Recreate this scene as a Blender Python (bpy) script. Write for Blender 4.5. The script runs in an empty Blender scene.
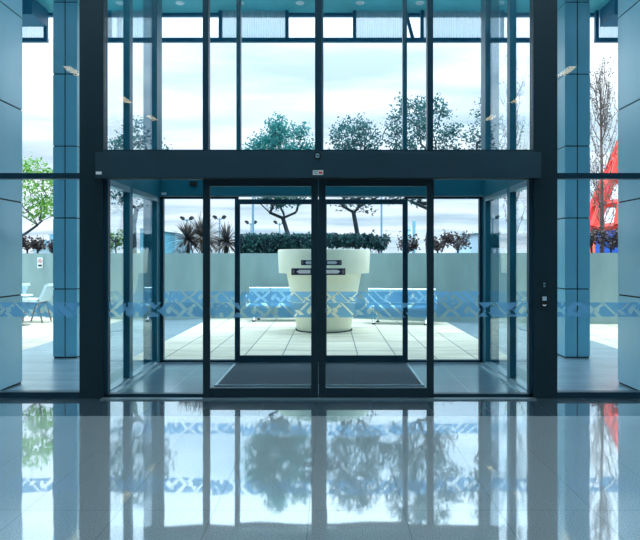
import bpy, math, random
from mathutils import Vector, Matrix
C = bpy.context.scene.collection
R = random.Random(7)

# ---------------------------------------------------------------- measuring
F, CX, HZ, EYE, CAMX = 608.0, 330.0, 258.0, 1.6, 0.132
def X(px, y): return CAMX + (px - CX) * y / F          # metres across at depth y
def H(py, y): return EYE + (HZ - py) * y / F           # metres up at depth y

# ---------------------------------------------------------------- materials
MATS = {}
def nodes(name):
    m = bpy.data.materials.new(name); m.use_nodes = True
    nt = m.node_tree; nt.nodes.clear()
    out = nt.nodes.new('ShaderNodeOutputMaterial')
    MATS[name] = m
    return m, nt, out
def N(nt, t, **kw):
    n = nt.nodes.new(t)
    for k, v in kw.items(): setattr(n, k, v)
    return n
def L(nt, a, b): nt.links.new(a, b)

def mat(name, col, rough=.5, metal=0., spec=.5, var=0., scale=6., bump=0., stretch=None, emit=None, coat=0.):
    m, nt, out = nodes(name)
    p = N(nt, 'ShaderNodeBsdfPrincipled')
    p.inputs['Base Color'].default_value = (*col, 1)
    p.inputs['Roughness'].default_value = rough
    p.inputs['Metallic'].default_value = metal
    p.inputs['Specular IOR Level'].default_value = spec
    p.inputs['Coat Weight'].default_value = coat
    p.inputs['Coat Roughness'].default_value = .05
    if var or bump:
        tc = N(nt, 'ShaderNodeTexCoord'); mp = N(nt, 'ShaderNodeMapping')
        if stretch: mp.inputs['Scale'].default_value = stretch
        L(nt, tc.outputs['Object'], mp.inputs['Vector'])
        no = N(nt, 'ShaderNodeTexNoise'); no.inputs['Scale'].default_value = scale
        no.inputs['Detail'].default_value = 6
        L(nt, mp.outputs['Vector'], no.inputs['Vector'])
        if var:
            r = N(nt, 'ShaderNodeValToRGB')
            r.color_ramp.elements[0].position = .3; r.color_ramp.elements[1].position = .7
            r.color_ramp.elements[0].color = (*[c * (1 - var) for c in col], 1)
            r.color_ramp.elements[1].color = (*[min(1, c * (1 + var)) for c in col], 1)
            L(nt, no.outputs['Fac'], r.inputs['Fac']); L(nt, r.outputs['Color'], p.inputs['Base Color'])
        if bump:
            b = N(nt, 'ShaderNodeBump'); b.inputs['Strength'].default_value = bump; b.inputs['Distance'].default_value = .01
            L(nt, no.outputs['Fac'], b.inputs['Height']); L(nt, b.outputs['Normal'], p.inputs['Normal'])
    if emit:
        p.inputs['Emission Color'].default_value = (*emit[0], 1); p.inputs['Emission Strength'].default_value = emit[1]
    L(nt, p.outputs[0], out.inputs[0])
    return m

def schlick(nt, f0):
    g = N(nt, 'ShaderNodeNewGeometry')
    d = N(nt, 'ShaderNodeVectorMath', operation='DOT_PRODUCT')
    L(nt, g.outputs['Incoming'], d.inputs[0]); L(nt, g.outputs['Normal'], d.inputs[1])
    a = N(nt, 'ShaderNodeMath', operation='ABSOLUTE'); L(nt, d.outputs['Value'], a.inputs[0])
    s = N(nt, 'ShaderNodeMath', operation='SUBTRACT'); s.inputs[0].default_value = 1; L(nt, a.outputs[0], s.inputs[1])
    p = N(nt, 'ShaderNodeMath', operation='POWER'); L(nt, s.outputs[0], p.inputs[0]); p.inputs[1].default_value = 5
    m = N(nt, 'ShaderNodeMath', operation='MULTIPLY_ADD'); L(nt, p.outputs[0], m.inputs[0])
    m.inputs[1].default_value = 1 - f0; m.inputs[2].default_value = f0
    return m.outputs[0]

def glass(name, tint, f0=.014):
    m, nt, out = nodes(name)
    t = N(nt, 'ShaderNodeBsdfTransparent'); t.inputs[0].default_value = (*tint, 1)
    g = N(nt, 'ShaderNodeBsdfGlossy'); g.inputs['Color'].default_value = (.85, .95, 1, 1); g.inputs['Roughness'].default_value = 0
    mx = N(nt, 'ShaderNodeMixShader'); L(nt, schlick(nt, f0), mx.inputs[0])
    L(nt, t.outputs[0], mx.inputs[1]); L(nt, g.outputs[0], mx.inputs[2]); L(nt, mx.outputs[0], out.inputs[0])
    return m
glass('glass', (.935, .970, .985))

def decal_mat():
    m, nt, out = nodes('decal')
    d = N(nt, 'ShaderNodeBsdfDiffuse'); d.inputs[0].default_value = (.12, .28, .43, 1)
    t = N(nt, 'ShaderNodeBsdfTranslucent'); t.inputs[0].default_value = (.12, .28, .43, 1)
    a = N(nt, 'ShaderNodeAddShader'); L(nt, d.outputs[0], a.inputs[0]); L(nt, t.outputs[0], a.inputs[1])
    tr = N(nt, 'ShaderNodeBsdfTransparent'); tr.inputs[0].default_value = (.45, .75, 1, 1)
    mx = N(nt, 'ShaderNodeMixShader'); mx.inputs[0].default_value = .40
    L(nt, a.outputs[0], mx.inputs[1]); L(nt, tr.outputs[0], mx.inputs[2]); L(nt, mx.outputs[0], out.inputs[0])
decal_mat()

def corr_mat():
    m, nt, out = nodes('corrugated')
    d = N(nt, 'ShaderNodeBsdfDiffuse'); d.inputs[0].default_value = (.55, .68, .74, 1)
    t = N(nt, 'ShaderNodeBsdfTranslucent'); t.inputs[0].default_value = (.60, .78, .86, 1)
    a = N(nt, 'ShaderNodeMixShader'); a.inputs[0].default_value = .5
    L(nt, d.outputs[0], a.inputs[1]); L(nt, t.outputs[0], a.inputs[2])
    tr = N(nt, 'ShaderNodeBsdfTransparent'); tr.inputs[0].default_value = (.85, .95, 1, 1)
    mx = N(nt, 'ShaderNodeMixShader'); mx.inputs[0].default_value = .4
    L(nt, a.outputs[0], mx.inputs[1]); L(nt, tr.outputs[0], mx.inputs[2]); L(nt, mx.outputs[0], out.inputs[0])
corr_mat()

def tiles(name, base, base2, joint, tw, th, ox, oy, jw=.006, gloss=None, rough=.3, speck=0., groughness=.05, var_scale=1.2, gcol=(.8, .93, 1), stretch=None, drift=.5):
    """flat slabs with joints; world XY."""
    m, nt, out = nodes(name)
    g = N(nt, 'ShaderNodeNewGeometry')
    mp = N(nt, 'ShaderNodeMapping'); mp.inputs['Location'].default_value = (-ox, -oy, 0)
    L(nt, g.outputs['Position'], mp.inputs['Vector'])
    br = N(nt, 'ShaderNodeTexBrick'); br.offset = 0; br.squash = 1
    br.inputs['Scale'].default_value = 1; br.inputs['Mortar Size'].default_value = jw
    br.inputs['Mortar Smooth'].default_value = .1
    br.inputs['Brick Width'].default_value = tw; br.inputs['Row Height'].default_value = th
    br.inputs['Color1'].default_value = (*base, 1); br.inputs['Color2'].default_value = (*base2, 1)
    br.inputs['Mortar'].default_value = (*joint, 1)
    L(nt, mp.outputs[0], br.inputs['Vector'])
    no = N(nt, 'ShaderNodeTexNoise'); no.inputs['Scale'].default_value = var_scale; no.inputs['Detail'].default_value = 8
    m2 = N(nt, 'ShaderNodeMapping')
    if stretch: m2.inputs['Scale'].default_value = stretch
    L(nt, g.outputs['Position'], m2.inputs['Vector']); L(nt, m2.outputs[0], no.inputs['Vector'])
    mr = N(nt, 'ShaderNodeMapRange'); mr.inputs[1].default_value = .3; mr.inputs[2].default_value = .7
    mr.inputs[3].default_value = 1 - drift; mr.inputs[4].default_value = 1.0
    L(nt, no.outputs['Fac'], mr.inputs[0])
    mu = N(nt, 'ShaderNodeMixRGB', blend_type='MULTIPLY'); mu.inputs[0].default_value = 1
    L(nt, br.outputs['Color'], mu.inputs[1]); L(nt, mr.outputs[0], mu.inputs[2])
    col = mu.outputs[0]
    if speck:
        vo = N(nt, 'ShaderNodeTexNoise'); vo.inputs['Scale'].default_value = 110; vo.inputs['Detail'].default_value = 2
        L(nt, g.outputs['Position'], vo.inputs['Vector'])
        r = N(nt, 'ShaderNodeValToRGB'); r.color_ramp.elements[0].position = .38; r.color_ramp.elements[1].position = .62
        r.color_ramp.elements[0].color = (1 - speck, 1 - speck, 1 - speck, 1)
        r.color_ramp.elements[1].color = (1 + speck, 1 + speck * .8, 1 + speck * .6, 1)
        L(nt, vo.outputs['Fac'], r.inputs['Fac'])
        m3 = N(nt, 'ShaderNodeMixRGB', blend_type='MULTIPLY'); m3.inputs[0].default_value = 1
        L(nt, col, m3.inputs[1]); L(nt, r.outputs[0], m3.inputs[2]); col = m3.outputs[0]
    d = N(nt, 'ShaderNodeBsdfPrincipled'); d.inputs['Roughness'].default_value = rough
    L(nt, col, d.inputs['Base Color'])
    if gloss:
        gl = N(nt, 'ShaderNodeBsdfGlossy'); gl.inputs['Color'].default_value = (*gcol, 1); gl.inputs['Roughness'].default_value = groughness
        bn = N(nt, 'ShaderNodeTexNoise'); bn.inputs['Scale'].default_value = 2.2; bn.inputs['Detail'].default_value = 1
        L(nt, g.outputs['Position'], bn.inputs['Vector'])
        bu = N(nt, 'ShaderNodeBump'); bu.inputs['Strength'].default_value = .12; bu.inputs['Distance'].default_value = .01
        L(nt, bn.outputs['Fac'], bu.inputs['Height']); L(nt, bu.outputs[0], gl.inputs['Normal'])
        mx = N(nt, 'ShaderNodeMixShader')
        mm = N(nt, 'ShaderNodeMath', operation='MULTIPLY'); L(nt, schlick(nt, gloss), mm.inputs[0])
        iv = N(nt, 'ShaderNodeMapRange'); iv.inputs[3].default_value = 1; iv.inputs[4].default_value = .75
        L(nt, br.outputs['Fac'], iv.inputs[0]); L(nt, iv.outputs[0], mm.inputs[1])
        L(nt, mm.outputs[0], mx.inputs[0])
        L(nt, d.outputs[0], mx.inputs[1]); L(nt, gl.outputs[0], mx.inputs[2]); L(nt, mx.outputs[0], out.inputs[0])
    else:
        L(nt, d.outputs[0], out.inputs[0])
    return m

def leaf_mat(name, c1, c2, trans=.35):
    m, nt, out = nodes(name)
    g = N(nt, 'ShaderNodeNewGeometry')
    no = N(nt, 'ShaderNodeTexNoise'); no.inputs['Scale'].default_value = 5
    L(nt, g.outputs['Position'], no.inputs['Vector'])
    r = N(nt, 'ShaderNodeValToRGB'); r.color_ramp.elements[0].position = .35; r.color_ramp.elements[1].position = .65
    r.color_ramp.elements[0].color = (*c1, 1); r.color_ramp.elements[1].color = (*c2, 1)
    L(nt, no.outputs['Fac'], r.inputs['Fac'])
    d = N(nt, 'ShaderNodeBsdfPrincipled'); d.inputs['Roughness'].default_value = .45
    t = N(nt, 'ShaderNodeBsdfTranslucent')
    L(nt, r.outputs[0], d.inputs['Base Color']); L(nt, r.outputs[0], t.inputs[0])
    mx = N(nt, 'ShaderNodeMixShader'); mx.inputs[0].default_value = trans
    L(nt, d.outputs[0], mx.inputs[1]); L(nt, t.outputs[0], mx.inputs[2]); L(nt, mx.outputs[0], out.inputs[0])

mat('frame', (.004, .040, .070), .38, .0, .4)
mat('frame_post', (.006, .028, .042), .45, .0, .35)
mat('frame_header', (.018, .056, .080), .42, .0, .4, var=.12, scale=3)
mat('frame_teal', (.005, .13, .19), .35, .0, .5)
mat('gasket', (.004, .008, .012), .7)
mat('aluminium', (.35, .50, .58), .3, .8)
mat('pale_metal', (.62, .72, .78), .35, .4)
mat('panel_mid', (.15, .45, .60), .30, .05, .5, var=.10, scale=1.2, stretch=(1, 1, .35))
mat('panel_pale', (.46, .78, .92), .22, .10, .6, var=.08, scale=.8, stretch=(1, 1, .3))
mat('joint', (.006, .02, .03), .8)
mat('soffit', (.07, .40, .50), .6, var=.10, scale=1.5)
mat('canopy_steel', (.01, .14, .26), .5)
mat('concrete', (.26, .385, .39), .75, var=.12, scale=2.2, bump=.3, stretch=(1, 1, .3))
mat('pot', (.90, .89, .69), .55, var=.05, scale=2.5)
mat('soil', (.05, .04, .035), .95, var=.4, scale=9, bump=.8)
mat('bark', (.10, .115, .12), .85, var=.35, scale=14, bump=.8)
mat('bark_dark', (.035, .06, .075), .85, var=.3, scale=14, bump=.5)
mat('bark_tan', (.15, .115, .105), .85, var=.35, scale=14, bump=.5)
leaf_mat('leaf_teal', (.010, .15, .17), (.03, .30, .26))
leaf_mat('leaf_dark', (.012, .08, .10), (.03, .17, .16))
leaf_mat('leaf_green', (.05, .20, .03), (.22, .48, .07), .45)
leaf_mat('leaf_hedge', (.008, .05, .07), (.025, .15, .14), .2)
leaf_mat('leaf_red', (.05, .03, .04), (.10, .08, .07), .2)
leaf_mat('blade', (.02, .035, .06), (.20, .17, .13), .15)
leaf_mat('leaf_sparse', (.10, .12, .10), (.24, .22, .18), .3)
mat('mat_fibre', (.022, .055, .075), .9, var=.35, scale=160, bump=.5, stretch=(1, .12, 1))
mat('plaster', (.16, .24, .28), .8, var=.04, scale=2)
mat('lobby_dark', (.04, .07, .085), .6, var=.1, scale=1)
mat('ceiling_white', (.42, .50, .54), .8, var=.03, scale=2)
mat('lamp_glow', (.9, .8, .6), .5, emit=((1.0, .72, .38), 16.0))
mat('fill_glow', (.9, .95, 1), .5, emit=((.80, .93, 1.0), 13.0))  # glow of the added fill panels
mat('red', (.75, .035, .02), .5, var=.15, scale=2)
mat('orange', (.85, .12, .03), .5)
mat('blue', (.01, .09, .50), .5, var=.1, scale=2)
mat('white_sheet', (.85, .90, .95), .6, var=.04, scale=2)
mat('chair_shell', (.62, .78, .86), .35, .2)
mat('chair_brown', (.22, .20, .17), .6)
mat('chrome', (.75, .85, .9), .2, .8)
mat('mesh_metal', (.34, .60, .74), .35, .4, var=.25, scale=60)
mat('label_white', (.80, .86, .86), .5)
mat('label_red', (.65, .05, .05), .5)
mat('label_navy', (.008, .02, .09), .4)
mat('glow_pale', (.6, .7, .75), .4, emit=((.8, .95, 1), .35))
mat('far_wall', (.45, .62, .72), .8, var=.06, scale=1)
mat('far_roof', (.16, .30, .40), .8)
mat('far_tower', (.16, .38, .48), .7, var=.1, scale=.5)
mat('lens', (.30, .55, .65), .15, .2)
tiles('terrazzo', (.44, .55, .60), (.46, .57, .62), (.20, .26, .29), .6, 1.15, 0, 6.157, jw=.004, gloss=.50, speck=.28, groughness=.035, drift=.1)
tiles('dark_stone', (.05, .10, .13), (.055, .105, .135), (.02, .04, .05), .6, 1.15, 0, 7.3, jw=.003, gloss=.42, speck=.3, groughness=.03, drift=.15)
tiles('vestibule_tile', (.15, .29, .37), (.165, .31, .39), (.30, .42, .48), .6, .6, 0, 7, jw=.005, gloss=.14, groughness=.10, drift=.25)
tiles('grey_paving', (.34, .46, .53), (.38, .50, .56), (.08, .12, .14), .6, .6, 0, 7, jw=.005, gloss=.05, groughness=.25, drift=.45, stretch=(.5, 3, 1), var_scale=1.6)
tiles('pale_paving', (.74, .72, .56), (.64, .63, .50), (.22, .26, .24), .62, 1.15, -.03, 11.7, jw=.012, drift=.34, stretch=(.5, 2.6, 1), var_scale=1.3, rough=.8)
mat('ground_far', (.16, .19, .17), .95, var=.2, scale=.3)

# ---------------------------------------------------------------- mesh builder
class MB:
    def __init__(s): s.v = []; s.f = []; s.m = []; s.cur = 0; s.smooth = []; s.sm = False
    def add(s, vs, fs):
        o = len(s.v); s.v += [tuple(v) for v in vs]
        for f in fs: s.f.append([i + o for i in f]); s.m.append(s.cur); s.smooth.append(s.sm)
        return s
    def box(s, x0, x1, y0, y1, z0, z1, bev=0.0):
        if x0 > x1: x0, x1 = x1, x0
        b = min(bev, (x1-x0)/3, (y1-y0)/3, (z1-z0)/3)
        if b <= 0:
            v = [(x, y, z) for x in (x0, x1) for y in (y0, y1) for z in (z0, z1)]
            return s.add(v, [(0,1,3,2), (4,6,7,5), (0,4,5,1), (2,3,7,6), (0,2,6,4), (1,5,7,3)])
        import bmesh
        bm = bmesh.new(); bmesh.ops.create_cube(bm, size=1)
        for v in bm.verts:
            v.co = Vector(((x0+x1)/2 + v.co.x*(x1-x0), (y0+y1)/2 + v.co.y*(y1-y0), (z0+z1)/2 + v.co.z*(z1-z0)))
        bmesh.ops.bevel(bm, geom=bm.edges[:], offset=b, segments=2, affect='EDGES', profile=.7)
        bm.verts.index_update()
        s.add([v.co for v in bm.verts], [[v.index for v in f.verts] for f in bm.faces]); bm.free()
        return s
    def tube(s, pts, rad, n=8, cap=True):
        pts = [Vector(p) for p in pts]
        if not isinstance(rad, (list, tuple)): rad = [rad] * len(pts)
        vs = []; fs = []; prev = None
        for i, p in enumerate(pts):
            d = (pts[min(i+1, len(pts)-1)] - pts[max(i-1, 0)]).normalized()
            if prev is None: a = d.orthogonal().normalized()
            else:
                a = (prev - d * prev.dot(d))
                a = a.normalized() if a.length > 1e-6 else d.orthogonal().normalized()
            prev = a; b = d.cross(a)
            for k in range(n):
                t = 2 * math.pi * k / n
                vs.append(p + (a * math.cos(t) + b * math.sin(t)) * rad[i])
        for i in range(len(pts) - 1):
            for k in range(n):
                k2 = (k+1) % n
                fs.append((i*n+k, i*n+k2, (i+1)*n+k2, (i+1)*n+k))
        if cap: fs.append(tuple(range(n-1, -1, -1))); fs.append(tuple(range((len(pts)-1)*n, len(pts)*n)))
        old = s.sm; s.sm = n > 5; s.add(vs, fs); s.sm = old
        return s
    def lathe(s, prof, cx=0, cy=0, n=64, close=False):
        vs = []; fs = []
        for r, z in prof:
            for k in range(n):
                t = 2 * math.pi * k / n
                vs.append((cx + r * math.cos(t), cy + r * math.sin(t), z))
        for i in range(len(prof) - 1):
            for k in range(n):
                k2 = (k+1) % n
                fs.append((i*n+k, i*n+k2, (i+1)*n+k2, (i+1)*n+k))
        fs.append(tuple(range(n-1, -1, -1))); fs.append(tuple(range((len(prof)-1)*n, len(prof)*n)))
        old = s.sm; s.sm = True; s.add(vs, fs); s.sm = old
        return s
    def prism(s, poly, axis, a, b):
        """poly of 2D points extruded along axis from a to b"""
        n = len(poly)
        def P(p, t):
            return {'x': (t, p[0], p[1]), 'y': (p[0], t, p[1]), 'z': (p[0], p[1], t)}[axis]
        vs = [P(p, a) for p in poly] + [P(p, b) for p in poly]
        fs = [tuple(range(n)), tuple(range(2*n-1, n-1, -1))] + [(i, i+n, (i+1) % n + n, (i+1) % n) for i in range(n)]
        return s.add(vs, fs)
    def build(s, name, mats, parent=None):
        me = bpy.data.meshes.new(name); me.from_pydata(s.v, [], s.f)
        if isinstance(mats, str): mats = [mats]
        for m in mats: me.materials.append(MATS[m])
        me.polygons.foreach_set('material_index', s.m)
        me.polygons.foreach_set('use_smooth', s.smooth)
        me.update()
        if len(s.f) < 6000:
            import bmesh
            bm = bmesh.new(); bm.from_mesh(me); bmesh.ops.recalc_face_normals(bm, faces=bm.faces[:])
            for e in bm.edges:
                if len(e.link_faces) == 2 and e.calc_face_angle(0) > .7: e.smooth = False
            bm.to_mesh(me); bm.free()
        o = bpy.data.objects.new(name, me); C.objects.link(o)
        if parent:
            o.parent = parent
            pl = parent.matrix_basis.translation if parent.parent is None else parent.parent.location
            # geometry is written in world metres; shift to the thing's own origin
            if not parent.get('_local'):
                off = Vector(parent.location) if parent.parent is None else Vector(parent.parent.location)
                me.transform(Matrix.Translation(-off))
        return o

def thing(name, label, cat, loc=(0, 0, 0), group=None, kind=None, local=False):
    o = bpy.data.objects.new(name, None); C.objects.link(o); o.location = loc
    o.empty_display_size = .2
    tag(o, label, cat, group, kind)
    return o
def tag(o, label, cat, group=None, kind=None):
    o['label'] = label; o['category'] = cat
    if group: o['group'] = group
    if kind: o['kind'] = kind
    return o
def S(o, label, cat): return tag(o, label, cat, kind='structure')

# ---------------------------------------------------------------- depths
YI, YO = 7.0, 9.31           # inner and outer screens
PX = 2.455                    # half width of the vestibule opening
HEADB, HEADT = 2.53, 2.82
TOP = 6.72                   # canopy soffit

# ---------------------------------------------------------------- decal band
def band_pattern():
    """six rows of small cells; cut cells leave diagonal slots, squares and arrow shapes"""
    cols, rows = 72, 6
    g = [['#'] * cols for _ in range(rows)]
    r = random.Random(5)
    def down(r0, c, n):
        for i in range(n):
            if 0 <= r0 + i < rows and c + i + 2 < cols:
                g[r0+i][c+i] = 'a'; g[r0+i][c+i+1] = '.' if n < 5 else 'd'
                if n < 5: g[r0+i][c+i+2] = 'd'
    def up(r0, c, n):
        for i in range(n):
            if 0 <= r0 - i < rows and c + i + 2 < cols:
                g[r0-i][c+i] = 'c'; g[r0-i][c+i+1] = '.' if n < 5 else 'b'
                if n < 5: g[r0-i][c+i+2] = 'b'
    c = 0
    while c < cols - 8:
        k = r.choice(['pair', 'long', 'square', 'arrow', 'fork', 'wedge', 'long', 'fork', 'house'])
        if k == 'pair': down(0, c, 3); up(5, c, 3); c += 4
        elif k == 'long':
            if r.random() < .5: down(0, c, 6)
            else: up(5, c, 6)
            if r.random() < .6: down(3, c + 1, 2) if r.random() < .5 else up(2, c, 2)
            c += 5
        elif k == 'square':
            for i in (2, 3):
                for j in (1, 2): g[i][c+j] = '.'
            up(1, c + 2, 2); down(4, c, 2); c += 4
        elif k == 'arrow':
            g[1][c+2] = 'c'; g[1][c+3] = 'a'; g[2][c+1] = 'c'; g[2][c+2] = '.'; g[2][c+3] = '.'
            g[3][c+1] = '.'; g[3][c+2] = '.'; g[3][c+3] = 'b'; g[4][c+1] = 'a'; g[4][c+2] = 'b'; down(3, c + 3, 3); c += 5
        elif k == 'fork':
            up(3, c, 4); down(3, c, 3); g[3][c] = '.'; g[0][c+1] = '.'; c += 5
        elif k == 'house':
            g[0][c+2] = 'b'; g[0][c+3] = 'a'; g[1][c+1] = 'b'; g[1][c+4] = 'a'
            for i in (4, 5): g[i][c+2] = '.'; g[i][c+3] = 'd'
            g[5][c] = '.'; g[2][c] = 'c'; c += 5
        else:
            g[3][c+1] = 'c'; g[4][c] = 'c'; g[4][c+1] = '.'; g[5][c] = '.'; g[5][c+1] = '.'; g[5][c+2] = 'd'
            g[0][c+2] = '.'; g[1][c+2] = '.'; g[0][c+1] = 'b'; c += 4
    return g
BAND = band_pattern()
CS = .0275; BZ0 = .925
def band(x0, x1, y, parent, phase=0):
    mb = MB(); cols = len(BAND[0])
    n = int(math.ceil((x1 - x0) / CS))
    for c in range(n):
        a = x0 + c * CS; b = min(a + CS, x1)
        for r in range(6):
            k = BAND[r][(c + phase) % cols]
            if k == '.': continue
            zt = BZ0 + (6 - r) * CS; zb = zt - CS
            p = {'ll': (a, y, zb), 'lr': (b, y, zb), 'ul': (a, y, zt), 'ur': (b, y, zt)}
            s = {'#': ('ll', 'lr', 'ur', 'ul'), 'a': ('ll', 'lr', 'ul'), 'b': ('ll', 'lr', 'ur'), 'c': ('ll', 'ur', 'ul'), 'd': ('lr', 'ur', 'ul')}[k]
            mb.add([p[q] for q in s], [tuple(range(len(s)))])
    o = mb.build('frosted_band', 'decal', parent)
    o['label'] = 'blue frosted geometric band'
    return o

# ---------------------------------------------------------------- the room
wx = 10.0; BACK = -15.0; CEIL = 8.0
S(MB().box(-wx, wx, BACK, 6.157, -.12, 0).build('floor', 'terrazzo'), 'polished grey speckled terrazzo lobby floor mirroring the glass screen', 'floor')
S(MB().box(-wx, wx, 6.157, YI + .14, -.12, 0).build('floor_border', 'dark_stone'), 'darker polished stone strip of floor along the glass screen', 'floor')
S(MB().box(-2.9, 2.9, YI + .14, YO + .2, -.12, 0).build('floor_vestibule', 'vestibule_tile'), 'blue grey tiled floor between the inner and outer sliding doors', 'floor')
S(MB().box(-wx, wx, BACK, YI, CEIL, CEIL + .2).build('ceiling', 'ceiling_white'), 'high lobby ceiling behind the camera', 'ceiling')
S(MB().box(-wx - .2, -wx, BACK - .2, YI + .1, 0, CEIL + .2).build('wall_left', 'plaster'), 'left lobby wall out of view', 'wall')
S(MB().box(wx, wx + .2, BACK - .2, YI + .1, 0, CEIL + .2).build('wall_right', 'plaster'), 'right lobby wall out of view', 'wall')
S(MB().box(-wx, wx, BACK - .2, BACK, 0, CEIL + .2).build('wall_back', 'lobby_dark'), 'dark lobby wall behind the camera', 'wall')
S(MB().box(-wx, wx, YI - .06, YI + .14, TOP + .45, CEIL).build('wall_front', 'plaster'), 'wall above the tall glass screen out of view', 'wall')
GT = TOP + .45    # glass top

# outside ground
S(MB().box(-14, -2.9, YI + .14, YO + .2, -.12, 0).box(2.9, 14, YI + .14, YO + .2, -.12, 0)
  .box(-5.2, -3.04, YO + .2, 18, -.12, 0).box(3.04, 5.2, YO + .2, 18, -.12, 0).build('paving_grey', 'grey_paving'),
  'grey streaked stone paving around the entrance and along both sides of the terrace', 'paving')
S(MB().box(-3.04, 3.04, YO + .2, 18, -.12, 0).box(-14, -5.2, YO + .2, 18, -.12, 0).box(5.2, 14, YO + .2, 18, -.12, 0).build('paving_pale', 'pale_paving'),
  'pale cream stone slabs of the terrace', 'paving')
S(MB().box(-300, 300, 18, 500, -.14, -.02).build('ground', 'ground_far'), 'distant level ground beyond the terrace wall', 'ground')

# ---------------------------------------------------------------- posts and headers
def bar_thing(name, mb, m, label, cat):
    return S(mb.build(name, m), label, cat)
mb = MB().box(-2.73, -2.455, YI - .06, YI + .08, 0, GT, .008); bar_thing('trim_1', mb, 'frame_post', 'wide dark post left of the sliding doors from floor to top', 'post')
mb = MB().box(2.455, 2.73, YI - .06, YI + .08, 0, GT, .008); bar_thing('trim_2', mb, 'frame_post', 'wide dark post right of the sliding doors carrying the switches', 'post')
# inner header
hy = YI - .17
t = thing('trim_3', 'deep dark slate header beam above the inner sliding doors', 'header', (0, YI, 0), kind='structure')
MB().box(X(95, hy), X(541.5, hy), hy, YI - .062, H(178, hy), H(152, hy), .006).build('cover', 'frame_header', t)
MB().box(-2.455, 2.455, YI - .06, YI + .07, HEADB + .02, HEADT + .0, .004).build('beam', 'frame_header', t)
MB().box(-2.45, 2.45, hy + .01, YI - .064, HEADB - .035, H(178, hy) - .001).build('track', 'gasket', t)
t = thing('trim_4', 'teal header beam above the outer sliding doors', 'header', (0, YO, 0), kind='structure')
MB().box(-2.455, 2.455, YO - .08, YO + .08, HEADB + .02, HEADT, .006).build('beam', 'frame_teal', t)
MB().box(-2.455, 2.455, YO - .085, YO - .05, HEADB - .0, HEADB + .018).build('light_edge', 'aluminium', t)
# corner posts of the vestibule at the outer screen
for i, s in enumerate((-1, 1)):
    side = 'left' if s < 0 else 'right'
    bar_thing('trim_%d' % (5 + i), MB().box(s * 2.455, s * 2.66, YO - .22, YO + .06, 0, GT - .45, .006), 'frame_teal', 'dark teal corner post of the glass vestibule, far %s side' % side, 'post')
# thresholds
t = bar_thing('trim_7', MB().box(-2.455, 2.455, YI - .16, YI - .061, 0, .012).box(-1.31, 1.31, YI - .155, YI - .12, .012, .018), 'aluminium', 'bright metal threshold track under the inner sliding doors', 'threshold')
t = bar_thing('trim_8', MB().box(-2.455, 2.455, YO - .1, YO - .06, 0, .012), 'aluminium', 'thin metal threshold track under the outer sliding doors', 'threshold')

for q, side in ((-1, 'left'), (1, 'right')):
    bar_thing('trim_%d' % (29 if q < 0 else 30), MB().box(q * 1.32, q * 2.45, YI - .075, YI - .0615, HEADB - .006, HEADB + .008), 'pale_metal', 'thin bright metal strip over the %s sidelight' % side, 'trim')
# ---------------------------------------------------------------- windows
WN = [0]
def window(x0, x1, z0, z1, y, label, fw=.05, m='frame', top=True, bot=True, left=True, right=True, decal=False, phase=0, dep=.05, mids=(), mw=.065):
    WN[0] += 1
    t = thing('window_%d' % WN[0], label, 'window', ((x0+x1)/2, y, z0), kind='structure')
    mb = MB()
    if left: mb.box(x0, x0 + fw, y - dep, y + dep, z0, z1, .003)
    if right: mb.box(x1 - fw, x1, y - dep, y + dep, z0, z1, .003)
    if top: mb.box(x0, x1, y - dep, y + dep, z1 - fw, z1, .003)
    if bot: mb.box(x0, x1, y - dep, y + dep, z0, z0 + fw, .003)
    if mb.v: mb.build('frame', m, t)
    MB().box(x0 + .004, x1 - .004, y - .006, y + .006, z0 + .004, z1 - .004).build('pane', 'glass', t)
    if decal: band(x0 + (fw if left else .005), x1 - (fw if right else .005), y - .0095, t, phase)
    return t

# side bays beside the posts (lower and upper), both sides
tz0, tz1 = H(179.8, YI), H(173.5, YI)
for s, side in ((-1, 'left'), (1, 'right')):
    a, b = sorted((s * 2.73, s * 6.4)); c, d = sorted((s * 6.4, s * 9.99))
    window(a, b, 0, tz1, YI, 'lower glass bay with blue band beside the %s wide post' % side, fw=.065, decal=True, phase=3 if s < 0 else 17, left=s > 0 and False, right=False)
    window(a, b, tz1, GT, YI, 'upper clear glass bay beside the %s wide post' % side, fw=.03, left=False, right=False, bot=False)
    bar_thing('trim_%d' % (9 if s < 0 else 10), MB().box(s * 6.37, s * 6.43, YI - .07, YI + .07, 0, GT, .004), 'frame', 'slim dark mullion out of view, %s side' % side, 'mullion')
    window(c, d, 0, GT, YI, 'outer glass bay out of view, %s side' % side, fw=.065, decal=True)

# inner sidelights
a1 = X(203.5, YI)
window(-2.455, -1.27, 0, HEADB + .02, YI, 'left glass sidelight of the inner doors with blue band', fw=.045, decal=True, phase=0, right=True, dep=.04)
window(1.27, 2.455, 0, HEADB + .02, YI, 'right glass sidelight of the inner doors with blue band', fw=.045, decal=True, phase=11, dep=.04)
# inner uppers, 4 bays and 3 mullions
mx_in = [X(206.5, YI), 0.0, X(429.5, YI)]
edges = [-2.455] + mx_in + [2.455]
names = ['first', 'second', 'third', 'fourth']
for i in range(4):
    window(edges[i] + (.035 if i else 0), edges[i+1] - (.035 if i < 3 else 0), HEADT, GT, YI, '%s tall upper glass bay from the left above the inner doors' % names[i], fw=.02, m='frame', left=False, right=False)
for i, e in enumerate(mx_in):
    w = .04 if i == 1 else .033
    bar_thing('trim_%d' % (11 + i), MB().box(e - w, e + w, YI - .06, YI + .06, HEADT - .001, GT, .004), 'frame', ['left', 'centre', 'right'][i] + ' slim upper mullion above the inner doors', 'mullion')
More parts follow.
